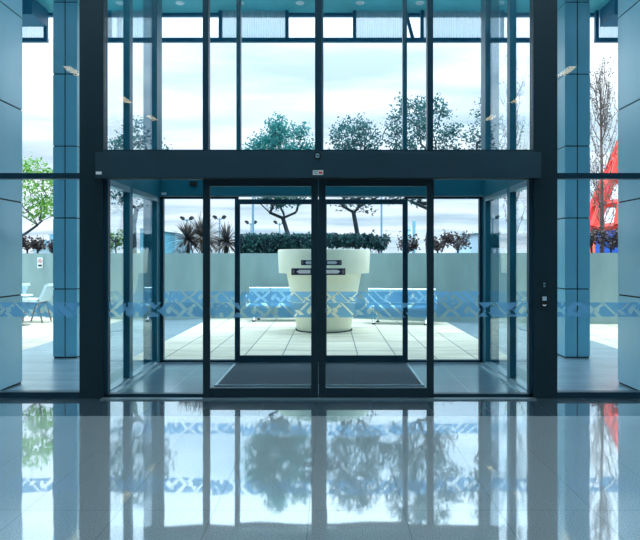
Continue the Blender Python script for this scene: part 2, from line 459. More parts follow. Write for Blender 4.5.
# outer sidelights and uppers
window(-2.455, -1.27, 0, HEADB + .02, YO, 'left glass sidelight of the outer doors with blue band', fw=.045, m='frame', decal=True, phase=5, dep=.04)
window(1.27, 2.455, 0, HEADB + .02, YO, 'right glass sidelight of the outer doors with blue band', fw=.045, m='frame', decal=True, phase=23, dep=.04)
mx_out = [X(239, YO), 0.0, X(404.5, YO)]
edges = [-2.455] + mx_out + [2.455]
for i in range(4):
    window(edges[i] + (.033 if i else 0), edges[i+1] - (.033 if i < 3 else 0), HEADT, TOP, YO, '%s tall upper glass bay from the left above the outer doors' % names[i], fw=.02, m='frame_teal', left=False, right=False)
for i, e in enumerate(mx_out):
    bar_thing('trim_%d' % (14 + i), MB().box(e - .032, e + .032, YO - .06, YO + .06, HEADT - .001, TOP, .004), 'frame_teal', ['left', 'centre', 'right'][i] + ' slim upper mullion above the outer doors', 'mullion')

# vestibule side walls
n = 17
for s, side in ((-1, 'left'), (1, 'right')):
    gx = s * 2.50
    bar_thing('trim_%d' % n, MB().box(s * 2.455, s * 2.54, 7.85, 7.98, 0, TOP, .004), 'frame_teal', 'dark intermediate post in the %s glass side of the vestibule' % side, 'post'); n += 1
    for (ya, yb, w) in ((YI + .085, 7.85, 'nearer'), (7.98, YO - .22, 'farther')):
        WN[0] += 1
        t = thing('window_%d' % WN[0], '%s glass pane in the %s side of the vestibule' % (w, side), 'window', (gx, (ya+yb)/2, 0), kind='structure')
        MB().box(gx - .006, gx + .006, ya, yb, .05, TOP).build('pane', 'glass', t)
        mb = MB().box(gx - .05, gx + .05, ya, yb, 0, .05, .003); mb.build('sill', 'aluminium', t)
        MB().box(gx - .05, gx + .05, ya, yb, H(180, YI) - .05, H(180, YI) + .02, .003).build('transom', 'aluminium', t)
        MB().box(gx - .05, gx + .05, ya, yb, H(180, YI) + .021, HEADT, .003).build('frame', 'frame_teal', t)
    bar_thing('trim_%d' % n, MB().box(s * 2.37, s * 2.455, YI + .09, YO - .22, 0, .03), 'aluminium', 'pale floor strip along the %s glass side of the vestibule' % side, 'trim'); n += 1

# ---------------------------------------------------------------- sliding doors
DN = [0]
def leaf(s, y, where, m):
    DN[0] += 1
    side = 'left' if s < 0 else 'right'
    t = thing('door_%d' % DN[0], '%s sliding glass door leaf with dark frame in the %s screen' % (side, where), 'door', (s * .68, y, 0), kind='structure')
    x0, x1 = (-1.31, -.004) if s < 0 else (.004, 1.31)
    st = .078
    MB().box(x0, x0 + st, y - .022, y + .022, .016, HEADB - .04, .004).box(x1 - st, x1, y - .022, y + .022, .016, HEADB - .04, .004)\
        .box(x0 + st, x1 - st, y - .022, y + .022, .016, .125, .004).box(x0 + st, x1 - st, y - .022, y + .022, HEADB - .115, HEADB - .04, .004).build('frame', m, t)
    MB().box(x0 + st - .005, x1 - st + .005, y - .005, y + .005, .12, HEADB - .11).build('pane', 'glass', t)
    band(x0 + st, x1 - st, y - .0085, t, 7 if s < 0 else 30)
    # arrow plate by the meeting stile
    a = x1 - st if s < 0 else x0 + st
    h = 1.445 if where == 'inner' else 1.53
    def sx(d): return a + s * d
    p = MB().box(sx(0), sx(.225), y - .016, y - .0052, h - .038, h + .038, .002).build('arrow_plate', 'label_navy', t)
    pts = [(sx(.008), h - .021), (sx(.135), h - .021), (sx(.168), h), (sx(.135), h + .021), (sx(.008), h + .021)]
    o = MB().prism(pts, 'y', y - .0185, y - .0162).build('arrow_label', 'label_white', p); o['label'] = 'white arrow pointing away from the meeting stile'
    o = MB().box(sx(.188), sx(.215), y - .0185, y - .0162, h - .022, h + .022).build('caption_block', 'chair_brown', p)
    return t
leaf(-1, YI - .085, 'inner', 'frame_post'); leaf(1, YI - .085, 'inner', 'frame_post')
leaf(-1, YO - .09, 'outer', 'frame'); leaf(1, YO - .09, 'outer', 'frame')

# ---------------------------------------------------------------- small fittings
hf = hy - .001
def disc(mb, cx, cz, r, y0, y1, n=24):
    pts = [(cx + r * math.cos(2*math.pi*k/n), cz + r * math.sin(2*math.pi*k/n)) for k in range(n)]
    return mb.prism(pts, 'y', y0, y1)
cx, cz = X(317.5, hy), H(156, hy)
t = thing('door_sensor', 'round dark motion sensor at the top centre of the inner header', 'sensor', (cx, hy, cz))
disc(MB(), cx, cz, .042, hy - .018, hy + .002).build('housing', 'gasket', t)
disc(MB(), cx, cz, .026, hy - .024, hy - .018).build('lens', 'lens', t)
MB().box(cx - .024, cx + .024, hy - .0255, hy - .0245, cz - .004, cz + .004).build('slot', 'gasket', t)
cz = H(172.6, hy); cx = X(318, hy)
t = thing('small_label_plate', 'tiny white and pink label plate at the bottom centre of the inner header', 'label', (cx, hy, cz))
MB().box(cx - .058, cx + .058, hy - .006, hy + .002, cz - .026, cz + .026, .002).build('plate', 'label_white', t)
MB().box(cx - .048, cx + .0, hy - .0075, hy - .0062, cz + .003, cz + .014).box(cx - .048, cx - .01, hy - .0075, hy - .0062, cz - .015, cz - .006).build('grey_print', 'far_tower', t)
MB().box(cx + .01, cx + .048, hy - .0075, hy - .0062, cz - .012, cz + .012).build('red_print', 'label_red', t)
cz = H(173, hy); cx = X(98.8, hy)
tag(MB().box(cx - .032, cx + .032, hy - .006, hy + .002, cz - .016, cz + .016, .003).build('small_badge', 'label_white'), 'tiny pale badge at the lower left end of the inner header', 'label')
# switch plates on the right post
py = YI - .0585
cx, cz = X(544, YI - .06), H(284.5, YI)
t = thing('key_switch', 'small dark key switch on the right post, upper of two', 'switch', (cx, py, cz))
MB().box(cx - .022, cx + .022, py - .012, py, cz - .036, cz + .036, .004).build('plate', 'gasket', t)
MB().box(cx - .011, cx + .011, py - .015, py - .0125, cz + .004, cz + .024).box(cx - .011, cx + .011, py - .015, py - .0125, cz - .026, cz - .008).build('key', 'far_tower', t)
cz = H(301, YI)
t = thing('card_reader', 'small pale card reader with glowing crescent on the right post, lower of two', 'reader', (cx, py, cz))
MB().box(cx - .03, cx + .03, py - .016, py, cz - .065, cz + .065, .006).build('housing', 'gasket', t)
MB().box(cx - .024, cx + .024, py - .020, py - .0165, cz + .010, cz + .056, .003).build('faceplate', 'far_wall', t)
pts = [(cx - .024, cz - .035), (cx - .015, cz - .048), (cx, cz - .053), (cx + .015, cz - .048), (cx + .024, cz - .035), (cx, cz - .04)]
MB().prism(pts, 'y', py - .019, py - .0165).build('crescent', 'glow_pale', t)
# outer header fittings
cx, cz = X(195, YO), H(184, YO)
tag(MB().box(cx - .055, cx + .055, YO - .115, YO - .078, cz - .04, cz + .03, .006).build('presence_sensor', 'gasket'), 'small dark box sensor on the teal outer header near its left end', 'sensor')
cx, cz = X(163.5, YO), H(194.5, YO)
tag(MB().box(-2.42, -2.35, YO - .115, YO - .078, cz - .015, cz + .02, .004).build('alarm_contact', 'far_wall'), 'tiny pale contact block at the left end of the teal outer header', 'contact')

# mat
ya, yb = 7.58, 9.16
t = thing('entrance_mat', 'dark ribbed entrance mat on the vestibule floor between the doors', 'mat', (0, (ya+yb)/2, 0))
MB().box(-1.28, 1.28, ya + .02, yb - .02, .001, .014).build('carpet', 'mat_fibre', t)
MB().box(-1.31, -1.28, ya, yb, .001, .016).box(1.28, 1.31, ya, yb, .001, .016).box(-1.28, 1.28, ya, ya + .02, .001, .016).box(-1.28, 1.28, yb - .02, yb, .001, .016).build('edge_frame', 'aluminium', t)

# ---------------------------------------------------------------- columns
def column(x0, x1, y0, y1, z1, m, label, cat, group, name, vj, joints):
    t = thing(name, label, cat, ((x0+x1)/2, (y0+y1)/2, 0), group)
    MB().box(x0 + .012, x1 - .012, y0 + .012, y1 - .012, 0, z1).build('core', 'joint', t)
    zs = [.012] + joints + [z1]
    xs = [x0, x1] if not vj else [x0, (x0+x1)/2, x1]
    ys = [y0, y1]
    g = .009
    for k in range(len(zs) - 1):
        a, b = zs[k] + g, zs[k+1] - g
        mb = MB()
        for i in range(len(xs) - 1):
            l = xs[i] + (g if i else 0); r = xs[i+1] - (g if i < len(xs) - 2 else 0)
            mb.box(l, r, y0, y0 + .03, a, b, .003)
            mb.box(l, r, y1 - .03, y1, a, b, .003)
        mb.box(x0, x0 + .03, y0 + .031, y1 - .031, a, b, .003)
        mb.box(x1 - .03, x1, y0 + .031, y1 - .031, a, b, .003)
        mb.build('cladding_panel', m, t)
    return t
jc = [H(q, 9.73) for q in (289, 218, 146, 74, 2)]
jp = [1.13, 2.31, 3.49, 4.67, 5.85]
cy = 9.73
column(X(53, cy), X(77, cy), cy, cy + .5, TOP, 'panel_mid', 'slim square blue clad column outside the left bay, left of the wide post', 'column', 'slim clad columns', 'clad_column', True, jc)
column(X(565, cy), X(590, cy), cy, cy + .5, TOP, 'panel_mid', 'slim square blue clad column outside the right bay, right of the wide post', 'column', 'slim clad columns', 'clad_column', True, jc)
column(-4.7, -3.81, 7.16, 7.79, TOP, 'panel_pale', 'large pale blue clad pillar at the far left edge of view', 'pillar', 'large clad pillars', 'clad_pillar', False, jp)
column(3.82, 4.7, 7.16, 7.79, TOP, 'panel_pale', 'large pale blue clad pillar at the far right edge of view', 'pillar', 'large clad pillars', 'clad_pillar', False, jp)

# ---------------------------------------------------------------- canopy
CY = 12.6
t = thing('entrance_canopy', 'teal soffit slab of the canopy high over the terrace', 'canopy', (0, 10, TOP))
MB().box(-12, 12, YI + .15, CY + .1, TOP, TOP + .5).build('soffit', 'soffit', t)
MB().box(-12, 12, CY + .1, CY + .2, TOP - .06, TOP + .6).build('fascia', 'canopy_steel', t)
for q in (120, 180, 240, 300, 360, 420, 500):
    disc_x = X(q, 12.2)
    MB().lathe([(.07, TOP - .02), (.09, TOP - .001)], disc_x, 12.2, 16).build('downlight', 'pale_metal', t)
for s in (-1, 1):
    a, b = sorted((s * 5.7, s * 7.0))
    MB().box(a, b, 11.9, CY - .06, TOP - .35, TOP - .002).build('bulkhead', 'canopy_steel', t)
def screen(label, x0, x1, posts, panels, brace=None):
    z0, z1 = H(42.3, CY), TOP - .002
    t = thing('canopy_screen', label, 'screen', ((x0+x1)/2, CY, z0), 'corrugated screens hanging under the canopy edge')
    MB().box(x0, x1, CY - .04, CY + .04, z0, z0 + .085, .004).build('bottom_rail', 'canopy_steel', t)
    for p in posts: MB().box(p - .035, p + .035, CY - .039, CY + .039, z0 + .086, z1, .003).build('post', 'canopy_steel', t)
    for a, b in panels:
        n = int((b - a) / .024); vs = []; fs = []
        for i in range(n + 1):
            xx = a + (b - a) * i / n; yy = CY + (.012 if i % 2 else -.012)
            vs += [(xx, yy, z0 + .087), (xx, yy, z1)]
        for i in range(n): fs.append((2*i, 2*i+2, 2*i+3, 2*i+1))
        MB().add(vs, fs).build('corrugated_sheet', 'corrugated', t)
    if brace:
        (xa, xb) = brace
        MB().tube([(xa, CY, z1), (xb, CY, z0 + .05)], .045, 4).build('brace', 'canopy_steel', t)
    return t
def c(q): return X(q, CY)
screen('centre corrugated screen under the canopy edge, spanning the tall glass', c(87), c(560),
       [c(q) for q in (110, 152, 220.5, 287, 354.5, 422, 502)], [(c(112), c(150)), (c(222), c(285.5)), (c(356), c(402)), (c(424), c(500))], (c(405.5), c(413)))
screen('left corrugated screen under the canopy edge beside the left column', c(-60), c(48), [c(46), c(-10)], [(c(-8), c(44.5))])
screen('right corrugated screen under the canopy edge beside the right column', c(594.5), c(700), [c(596.5), c(655)], [(c(598), c(654))])

# ---------------------------------------------------------------- terrace wall with raised bed
pts = [(-16, 16.92), (-7.78, 16.9), (-7.5, 16.3), (-4.2, 15.6), (-3.2, 16.0), (-2.0, 16.2), (-.6, 16.25), (.8, 16.1), (1.9, 15.6), (2.8, 15.25), (4, 15.0), (6.7, 14.75), (16, 14.4)]
pts = [(x, y) for x, y in pts]
WT = H(253.2, 15.9)
poly = pts + [(x, y + .22) for x, y in reversed(pts)]
S(MB().prism(poly, 'z', 0, WT).build('wall_terrace', 'concrete'), 'low grey concrete retaining wall at the back of the terrace', 'wall')
poly = [(x, y + .22) for x, y in pts] + [(16, 22), (-16, 22)]
S(MB().prism(poly, 'z', 0, WT - .08).build('planting_bed', 'soil'), 'raised soil bed behind the terrace wall', 'planting bed')
SOIL = WT - .08

# no-smoking style notice on wall
yy = 16.9 - .01; cx, cz = X(40.2, yy), H(262.8, yy)
t = thing('wall_notice', 'small white notice with red ring on the terrace wall, seen left of the left column', 'sign', (cx, yy, cz))
MB().box(cx - .075, cx + .075, yy - .012, yy, cz - .15, cz + .15, .004).build('plate', 'label_white', t)
n = 24; vs = []; fs = []
for k in range(n):
    a = 2*math.pi*k/n
    for r in (.05, .034): vs.append((cx + r*math.cos(a), yy - .0145, cz + .05 + r*math.sin(a)))
for k in range(n): fs.append((2*k, 2*((k+1) % n), 2*((k+1) % n)+1, 2*k+1))
MB().add(vs, fs).tube([(cx - .03, yy - .0145, cz + .08), (cx + .03, yy - .0145, cz + .02)], .006, 4).build('red_ring', 'label_red', t)
MB().box(cx - .05, cx + .05, yy - .0145, yy - .0125, cz - .10, cz - .05).build('print', 'gasket', t)

# ---------------------------------------------------------------- big pot
py_ = 13.55; sc = F / py_
pcx = X(324, py_)
r_rim, r_lip, r_body, r_base = 46/sc, 45/sc, 38.5/sc, 27/sc
zt = H(249, py_ - r_rim * .9); zr = H(274.5, py_ - r_rim)
t = thing('giant_planter', 'giant cream flowerpot standing on the terrace behind the doors', 'planter', (pcx, py_, 0))
MB().lathe([(r_base - .02, 0.0), (r_base, .03), (r_body - .03, zr - .02), (r_body - .02, zr), (r_lip, zr + .01), (r_rim, zt - .03), (r_rim - .02, zt),
            (r_rim - .10, zt), (r_rim - .12, zt - .03), (r_body - .14, zt - .22), (.02, zt - .22)], pcx, py_, 96).build('pot', 'pot', t)
MB().lathe([(r_body - .15, zt - .215), (r_body - .2, zt - .16), (.02, zt - .13)], pcx, py_, 48).build('soil', 'soil', t)
MB().lathe([(r_base + .03, .0), (r_base + .03, .02), (r_base - .05, .02)], pcx, py_, 64).build('drip_ring', 'joint', t)

# ---------------------------------------------------------------- benches and chairs
def rib(poly_pts, th, x0, x1):
    """thin sheet following a (y,z) polyline between x0 and x1"""
    mb = MB(); P = [Vector((0, p[0], p[1])) for p in poly_pts]; up = []; dn = []
    for i, p in enumerate(P):
        d = (P[min(i+1, len(P)-1)] - P[max(i-1, 0)]).normalized(); nrm = Vector((0, -d.z, d.y))
        up.append((p.y + nrm.y*th/2, p.z + nrm.z*th/2)); dn.append((p.y - nrm.y*th/2, p.z - nrm.z*th/2))
    for i in range(len(P) - 1):
        vs = [(x, *q) for x in (x0, x1) for q in (up[i], up[i+1], dn[i+1], dn[i])]
        mb.add(vs, [(0,1,2,3), (7,6,5,4), (0,4,5,1), (1,5,6,2), (2,6,7,3), (3,7,4,0)])
    return mb
def make_bench(label, loc, n=3, w=.56):
    t = thing('metal_bench', label, 'bench', (0, 0, 0), 'metal benches against the terrace wall')
    W = n * w
    for i in range(n):
        a = -W/2 + i*w + .012; b = a + w - .024
        rib([(-.27, .40), (-.25, .435), (-.1, .43), (.12, .415), (.17, .43)], .02, a, b).build('seat', 'mesh_metal', t)
        bk = rib([(.20, .46), (.235, .60), (.26, .72), (.275, .80), (.285, .82)], .018, a, b).build('backrest', 'mesh_metal', t)
        e = MB().tube([(a, .20, .455), (a, .285, .825)], .013, 6).tube([(b, .20, .455), (b, .285, .825)], .013, 6).tube([(a, .285, .825), (b, .285, .825)], .013, 6).build('rim', 'chrome', bk)
    MB().box(-W/2 - .03, W/2 + .03, -.03, .05, .34, .40, .01).build('beam', 'chrome', t)
    for sx in (-W/2 + .22, W/2 - .22):
        lg = MB().tube([(sx, .01, .36), (sx - .03, -.28, .03)], .022, 8).tube([(sx, .01, .36), (sx + .03, .26, .03)], .022, 8).build('leg', 'chrome', t)
        MB().box(sx - .07, sx + .01, -.32, -.24, 0, .03, .008).build('foot', 'gasket', lg); MB().box(sx - .01, sx + .07, .22, .30, 0, .03, .008).build('foot', 'gasket', lg)
    for sx in (-W/2, W/2):
        MB().tube([(sx, .2, .5), (sx, .2, .64), (sx, .16, .66), (sx, -.2, .66), (sx, -.24, .62), (sx, -.22, .4)], .014, 8).build('armrest', 'chrome', t)
    t.location = loc
    return t
b1 = make_bench('perforated metal bench left of the giant flowerpot', (X(280, 15.4), 15.55, 0))
b2 = make_bench('perforated metal bench right of the giant flowerpot', (X(401, 14.9), 14.85, 0))
b2.rotation_euler[2] = math.radians(-9)

def make_chair(label, loc, rz):
    t = thing('terrace_chair', label, 'chair', (0, 0, 0), 'pale terrace chairs')
    # built facing -y
    rib([(-.36, .50), (-.32, .56), (-.1, .555), (.12, .53), (.20, .55)], .07, -.27, .27).build('seat', 'chair_shell', t)
    rib([(.17, .54), (.24, .64), (.31, .80), (.35, .91), (.42, .94)], .07, -.27, .27).build('backrest', 'chair_shell', t)
    for sx in (-.22, .22):
        for (a, b) in ((-.1, -.25), (.14, .26)):
            MB().tube([(sx, a, .52), (sx * 1.1, b, 0)], .02, 8).build('leg', 'chair_brown', t)
    MB().box(-.22, .22, -.16, .18, .46, .50, .01).build('under_frame', 'chair_brown', t)
    t.location = loc; t.rotation_euler = (0, 0, rz)
    return t
yc = 15.2
make_chair('pale curved terrace chair beside the slim left column, seen side on', (X(36.5, yc), yc, 0), -math.pi/2)
make_chair('pale terrace chair mostly hidden behind the large left pillar', (X(8, yc), yc, 0), -math.pi/2)
t = thing('terrace_table', 'small round white terrace table next to the pale curved chair', 'table', (X(22, 14.5), 14.45, 0))
MB().lathe([(.26, .70), (.27, .715), (.26, .73)], X(22, 14.5), 14.45, 32).build('table_top', 'chair_shell', t)
MB().tube([(X(22, 14.5), 14.45, .02), (X(22, 14.5), 14.45, .70)], .03, 12).build('pedestal', 'chair_brown', t)
MB().lathe([(.2, 0), (.2, .015), (.05, .035)], X(22, 14.5), 14.45, 32).build('base', 'chair_brown', t)

# ---------------------------------------------------------------- trees
def leaf_quad(mb, p, size, rng, elong=1.7):
    d = Vector((rng.gauss(0, 1), rng.gauss(0, 1), rng.gauss(-.2, .8))).normalized()
    a = d.orthogonal().normalized(); a.rotate(Matrix.Rotation(rng.random() * 6.28, 3, d)); b = d.cross(a)
    l = size * (.7 + .6 * rng.random()); w = l / elong / 2
    mid = p + d * l * .45
    mb.add([p, mid + a*w + b*w*.3, p + d*l, mid - a*w + b*w*.3], [(0, 1, 2), (0, 2, 3)])

def tree(label, group, base, fork, ell, nn, leaves, lsize, spread, tr, lm, bm_, seed, up=.6, kind='tree', trunks=None, minr=.006):
    """base (x,y,z); fork z; ell = centre and radii of the crown; nodes joined to their nearest lower neighbour"""
    rng = random.Random(seed)
    t = thing('terrace_tree', label, kind, base, group)
    c = Vector(ell[0]); rad = ell[1]
    fx = Vector((base[0], base[1], fork))
    nodes_ = [Vector(base), Vector(base) + (fx - Vector(base)) * .5 + Vector((rng.uniform(-.03, .03), 0, 0)), fx]; par = [-1, 0, 1]
    tg = []
    while len(tg) < nn:
        v = Vector((rng.uniform(-1, 1), rng.uniform(-1, 1), rng.uniform(-1, 1)))
        if v.length > 1 or v.length < .25: continue
        tg.append(Vector((c.x + v.x*rad[0], c.y + v.y*rad[1], c.z + v.z*rad[2])))
    tg.sort(key=lambda p: (p - fx).length)
    for p in tg:
        best = None; bc = 1e9
        for i in range(2, len(nodes_)):
            q = nodes_[i]; d = (p - q).length
            cost = d + max(0, (q.z - p.z) + up * d * .6) * .9 + .12 * (q - fx).length * .0
            if cost < bc: bc = cost; best = i
        q = nodes_[best]; seg = (p - q).length
        k = max(1, int(seg / .35)); prev = best
        for j in range(1, k + 1):
            m = q.lerp(p, j / k)
            if j < k: m += Vector((rng.gauss(0, .03), rng.gauss(0, .03), -.04 * math.sin(math.pi * j / k)))
            nodes_.append(m); par.append(prev); prev = len(nodes_) - 1
    cnt = [0] * len(nodes_)
    for i in range(len(nodes_) - 1, -1, -1):
        cnt[i] += 1
        if par[i] >= 0: cnt[par[i]] += cnt[i]
    tot = cnt[0]
    def rr(i): return max(minr, tr * (cnt[i] / tot) ** .5)
    wb = MB()
    for i in range(1, len(nodes_)):
        wb.tube([nodes_[par[i]], nodes_[i]], [rr(i) * (1.15 if par[i] else 1.4), rr(i)], 6 if rr(i) > .02 else 4, cap=False)
    wb.build('trunk_and_branches', bm_, t)
    lb = MB(); tips = [i for i in range(3, len(nodes_)) if cnt[i] <= 4]
    for _ in range(leaves):
        p = nodes_[rng.choice(tips)]
        if rng.random() < .22:
            v = Vector((rng.gauss(0, 1), rng.gauss(0, 1), rng.gauss(0, 1))).normalized() * rng.uniform(.5, .97)
            p = Vector((c.x + v.x*rad[0], c.y + v.y*rad[1], c.z + max(v.z, -.3)*rad[2]))
            p = p.lerp(min((nodes_[i] for i in tips), key=lambda q: (q - p).length_squared), .35)
        leaf_quad(lb, p + Vector((rng.gauss(0, spread), rng.gauss(0, spread), rng.gauss(0, spread * .8))), lsize, rng)
    lb.build('foliage', lm, t)
    return t
def shoot_tree(label, px, y, topy, halfw, nshoot, leaves, bk, seed, tr):
    rng = random.Random(seed); x = X(px, y); zt_ = H(topy, y); hw = halfw * y / F
    t = thing('terrace_tree', label, 'tree', (x, y, SOIL - .02), 'trees in the raised bed')
    wb = MB(); lb = MB(); tips = []
    K = 12; trunk = []
    for j in range(K + 1):
        u = j / K
        trunk.append(Vector((x + .05 * math.sin(3 * u + seed), y + .04 * math.cos(4 * u), SOIL - .02 + (zt_ - SOIL - .25) * u)))
    wb.tube(trunk, [tr * (1 - j / K) ** .8 + .008 for j in range(K + 1)], 8)
    def limb(p, q, r, depth):
        n = 6; pts = []
        for j in range(n + 1):
            u = j / n
            h = u ** .62
            pts.append(Vector((p.x + (q.x - p.x) * h + rng.gauss(0, .018), p.y + (q.y - p.y) * h + rng.gauss(0, .018), p.z + (q.z - p.z) * u)))
        wb.tube(pts, [r * (1 - .75 * j / n) for j in range(n + 1)], 5 if r > .012 else 4, cap=False)
        tips.extend(pts[2:])
        if depth:
            for _ in range(4):
                k = rng.randint(1, 4); s0 = pts[k]; L_ = rng.uniform(.35, .9)
                a = rng.random() * 6.28
                limb(s0, s0 + Vector((math.cos(a) * L_ * .32, math.sin(a) * L_ * .3, L_)), r * .5, depth - 1)
    for i in range(nshoot):
        u = rng.uniform(.12, .85); p = trunk[int(u * K)]
        a = rng.random() * 6.28; top = min(zt_, p.z + rng.uniform(.7, 2.1)) - rng.uniform(0, .25)
        w_ = hw * rng.uniform(.35, 1.0) * (1.05 - .5 * ((top - SOIL) / (zt_ - SOIL)) ** 2)
        limb(p, Vector((x + math.cos(a) * w_, y + math.sin(a) * w_, max(top, p.z + .3))), .013, 1)
    for _ in range(leaves):
        leaf_quad(lb, rng.choice(tips) + Vector([rng.gauss(0, .03) for _ in range(3)]), .06, rng)
    wb.build('trunk_and_branches', bk, t); lb.build('foliage', 'leaf_sparse', t)
    return t
TY = 17.6
def txy(px, py): return (X(px, TY), TY, H(py, TY))
k = TY / F
G1 = 'trees in the raised bed'
def place(label, px, forkpy, crown, nn, leaves, ls, sp, tr, lm, bk, seed, up=.6, y=TY, minr=.006):
    cxp, cyp, rxp, rzp = crown; kk = y / F
    return tree(label, G1, (X(px, y), y, SOIL - .02), H(forkpy, y), ((X(cxp, y), y, H(cyp, y)), (rxp*kk, rxp*kk*.8, rzp*kk)), nn, leaves, ls, sp, tr, lm, bk, seed, up, minr=minr)
place('dense round teal tree rising behind the giant flowerpot, left of the door centre', 289, 238, (281, 168, 33, 54), 190, 10500, .085, .12, .06, 'leaf_teal', 'bark_dark', 3)
place('open crowned dark tree right of the door centre, trunk behind the flowerpot', 357, 232, (356, 168, 31, 50), 150, 5000, .085, .12, .06, 'leaf_dark', 'bark_dark', 5)
place('tallest leafy tree, seen behind the right leaf stile', 429, 252, (421, 153, 41, 60), 170, 6200, .085, .12, .08, 'leaf_dark', 'bark_dark', 8, .7)
place('small sparse tree seen through the upper glass right of the tallest tree', 492, 240, (486, 140, 17, 42), 60, 1000, .08, .11, .05, 'leaf_dark', 'bark_dark', 9)
shoot_tree('almost bare upright tree seen through the right side of the vestibule', 512, 17.6, 62, 22, 34, 500, 'bark_dark', 12, .05)
shoot_tree('almost bare upright tree outside the right bay in front of the red tent', 601, 17.6, 53, 31, 50, 1300, 'bark_tan', 14, .055)
place('bright green leafy tree outside the left bay', 12, 240, (36, 192, 26, 34), 80, 1500, .10, .12, .034, 'leaf_green', 'bark_dark', 17)
place('loose dark tree seen through the left side of the vestibule', 134, 234, (138, 165, 36, 45), 120, 3400, .085, .11, .07, 'leaf_dark', 'bark_dark', 19)

# ---------------------------------------------------------------- hedge, shrubs, spiky plants
def leafy_box(x0, x1, y0, y1, z0, z1, n, ls, rng, mb):
    for _ in range(n):
        p = Vector((rng.uniform(x0, x1), rng.uniform(y0, y1), z0 + (z1 - z0) * rng.random() ** .8))
        leaf_quad(mb, p, ls, rng, 1.5)
hy_ = 17.0
rng = random.Random(33)
x0, x1 = X(236, hy_), X(372, hy_)
t = thing('clipped_hedge', 'long dark clipped hedge on the bed behind the giant flowerpot', 'hedge', ((x0+x1)/2, hy_, SOIL))
mb = MB()
ztop = H(234.5, hy_)
leafy_box(x0, X(320, hy_), 16.65, 17.35, SOIL + .02, ztop, 6500, .085, rng, mb)
leafy_box(X(320, hy_), x1, 16.65, 17.35, SOIL + .26, ztop, 2600, .085, rng, mb)
mb.build('foliage', 'leaf_hedge', t)
mb = MB()
for i in range(26):
    xx = x0 + (x1 - x0) * (i + .5) / 26
    mb.tube([(xx, 17.0, SOIL - .02), (xx + rng.uniform(-.06, .06), 17.0, SOIL + .3), (xx + rng.uniform(-.15, .15), 17.0, ztop - .12)], [.018, .014, .006], 5)
mb.build('stems', 'bark_dark', t)

def shrub(label, px, y, topy, rpx, n, lm, seed, stem=True):
    rng = random.Random(seed); x = X(px, y); zt_ = H(topy, y); r = rpx * y / F
    t = thing('bed_shrub', label, 'shrub', (x, y, SOIL), 'small shrubs in the raised bed')
    mb = MB(); wb = MB()
    zc = SOIL + (zt_ - SOIL) * .68; rz = (zt_ - SOIL) * .36
    wb.tube([(x, y, SOIL - .02), (x + rng.uniform(-.04, .04), y, zc)], [.03, .018], 6)
    for i in range(14):
        a = rng.random() * 6.28; q = Vector((x + r * .8 * math.cos(a), y + r * .8 * math.sin(a), zc + rng.uniform(-.8, .8) * rz))
        s_ = Vector((x, y, SOIL + (zc - SOIL) * rng.uniform(.3, .9)))
        wb.tube([s_, s_.lerp(q, .5) + Vector((0, 0, -.03)), q], [.014, .01, .005], 4)
        for _ in range(n // 14): leaf_quad(mb, s_.lerp(q, rng.uniform(.6, 1.1)) + Vector([rng.gauss(0, .055) for _ in range(3)]), .075, rng, 1.5)
    wb.build('stems', 'bark_dark', t); mb.build('foliage', lm, t)
shrub('dark bushy shrub just right of the hedge end', 379, 16.9, 233.5, 10, 800, 'leaf_hedge', 41)
shrub('thin reddish shrub behind the right inner leaf, left of the stile', 408, 16.8, 235, 11, 420, 'leaf_red', 42)
shrub('dark shrub directly right of the right door stile', 438, 16.6, 234, 11, 520, 'leaf_red', 43)
shrub('flat topped dark shrub, rightmost seen through the right sidelight', 458, 16.6, 233, 14, 620, 'leaf_red', 44)
shrub('dark shrub seen through the left side of the vestibule', 116, 17.2, 228, 12, 420, 'leaf_green', 45)
shrub('reddish shrub outside the left bay by the pillar', 27, 17.9, 235, 9, 460, 'leaf_red', 46)
shrub('reddish shrub above the wall notice outside the left bay', 38, 18.0, 238, 6, 300, 'leaf_red', 47)
shrub('low dark shrub at the edge of the left slim column', 52, 18.0, 241, 5, 240, 'leaf_red', 48)
shrub('dark shrub at the foot of the bare tree, left of its trunk', 592, 16.2, 228, 8, 420, 'leaf_red', 49)
shrub('dark wide shrub right of the bare tree by the right pillar', 611, 16.2, 229, 11, 760, 'leaf_red', 50)

def spiky(label, px, y, cpy, rpx, n, seed):
    rng = random.Random(seed); x = X(px, y); zc = H(cpy, y); r = rpx * y / F
    t = thing('spiky_cordyline', label, 'plant', (x, y, SOIL), 'spiky plants in the raised bed')
    MB().tube([(x, y, SOIL - .02), (x, y, zc)], [.07, .05], 8).build('stem', 'bark', t)
    mb = MB()
    for i in range(n):
        az = rng.random() * 6.28; el = rng.uniform(-.5, 1.45)
        d = Vector((math.cos(az) * math.cos(el), math.sin(az) * math.cos(el), math.sin(el)))
        l = r * rng.uniform(.75, 1.1); side = d.cross(Vector((0, 0, 1)))
        side = side.normalized() if side.length > .01 else Vector((1, 0, 0))
        vs = []; K = 5
        for j in range(K + 1):
            u = j / K; p = Vector((x, y, zc)) + d * l * u + Vector((0, 0, -.28 * l * u * u * math.cos(el)))
            w = .028 * (1 - u ** 2) + .002
            vs += [p + side * w, p + Vector((0, 0, -.006)), p - side * w]
        fs = []
        for j in range(K):
            o = 3*j; fs += [(o, o+1, o+4, o+3), (o+1, o+2, o+5, o+4)]
        mb.add(vs, fs)
    mb.build('leaves', 'blade', t)
spiky('spiky plant left of the left door stile, above the terrace wall', 188, 17.0, 240, 22, 170, 61)
spiky('tallest spiky plant, half hidden behind the left door stile', 203, 17.4, 238, 28, 190, 62)
spiky('spiky plant right of the left door stile next to the hedge', 226, 16.9, 242, 21, 170, 63)

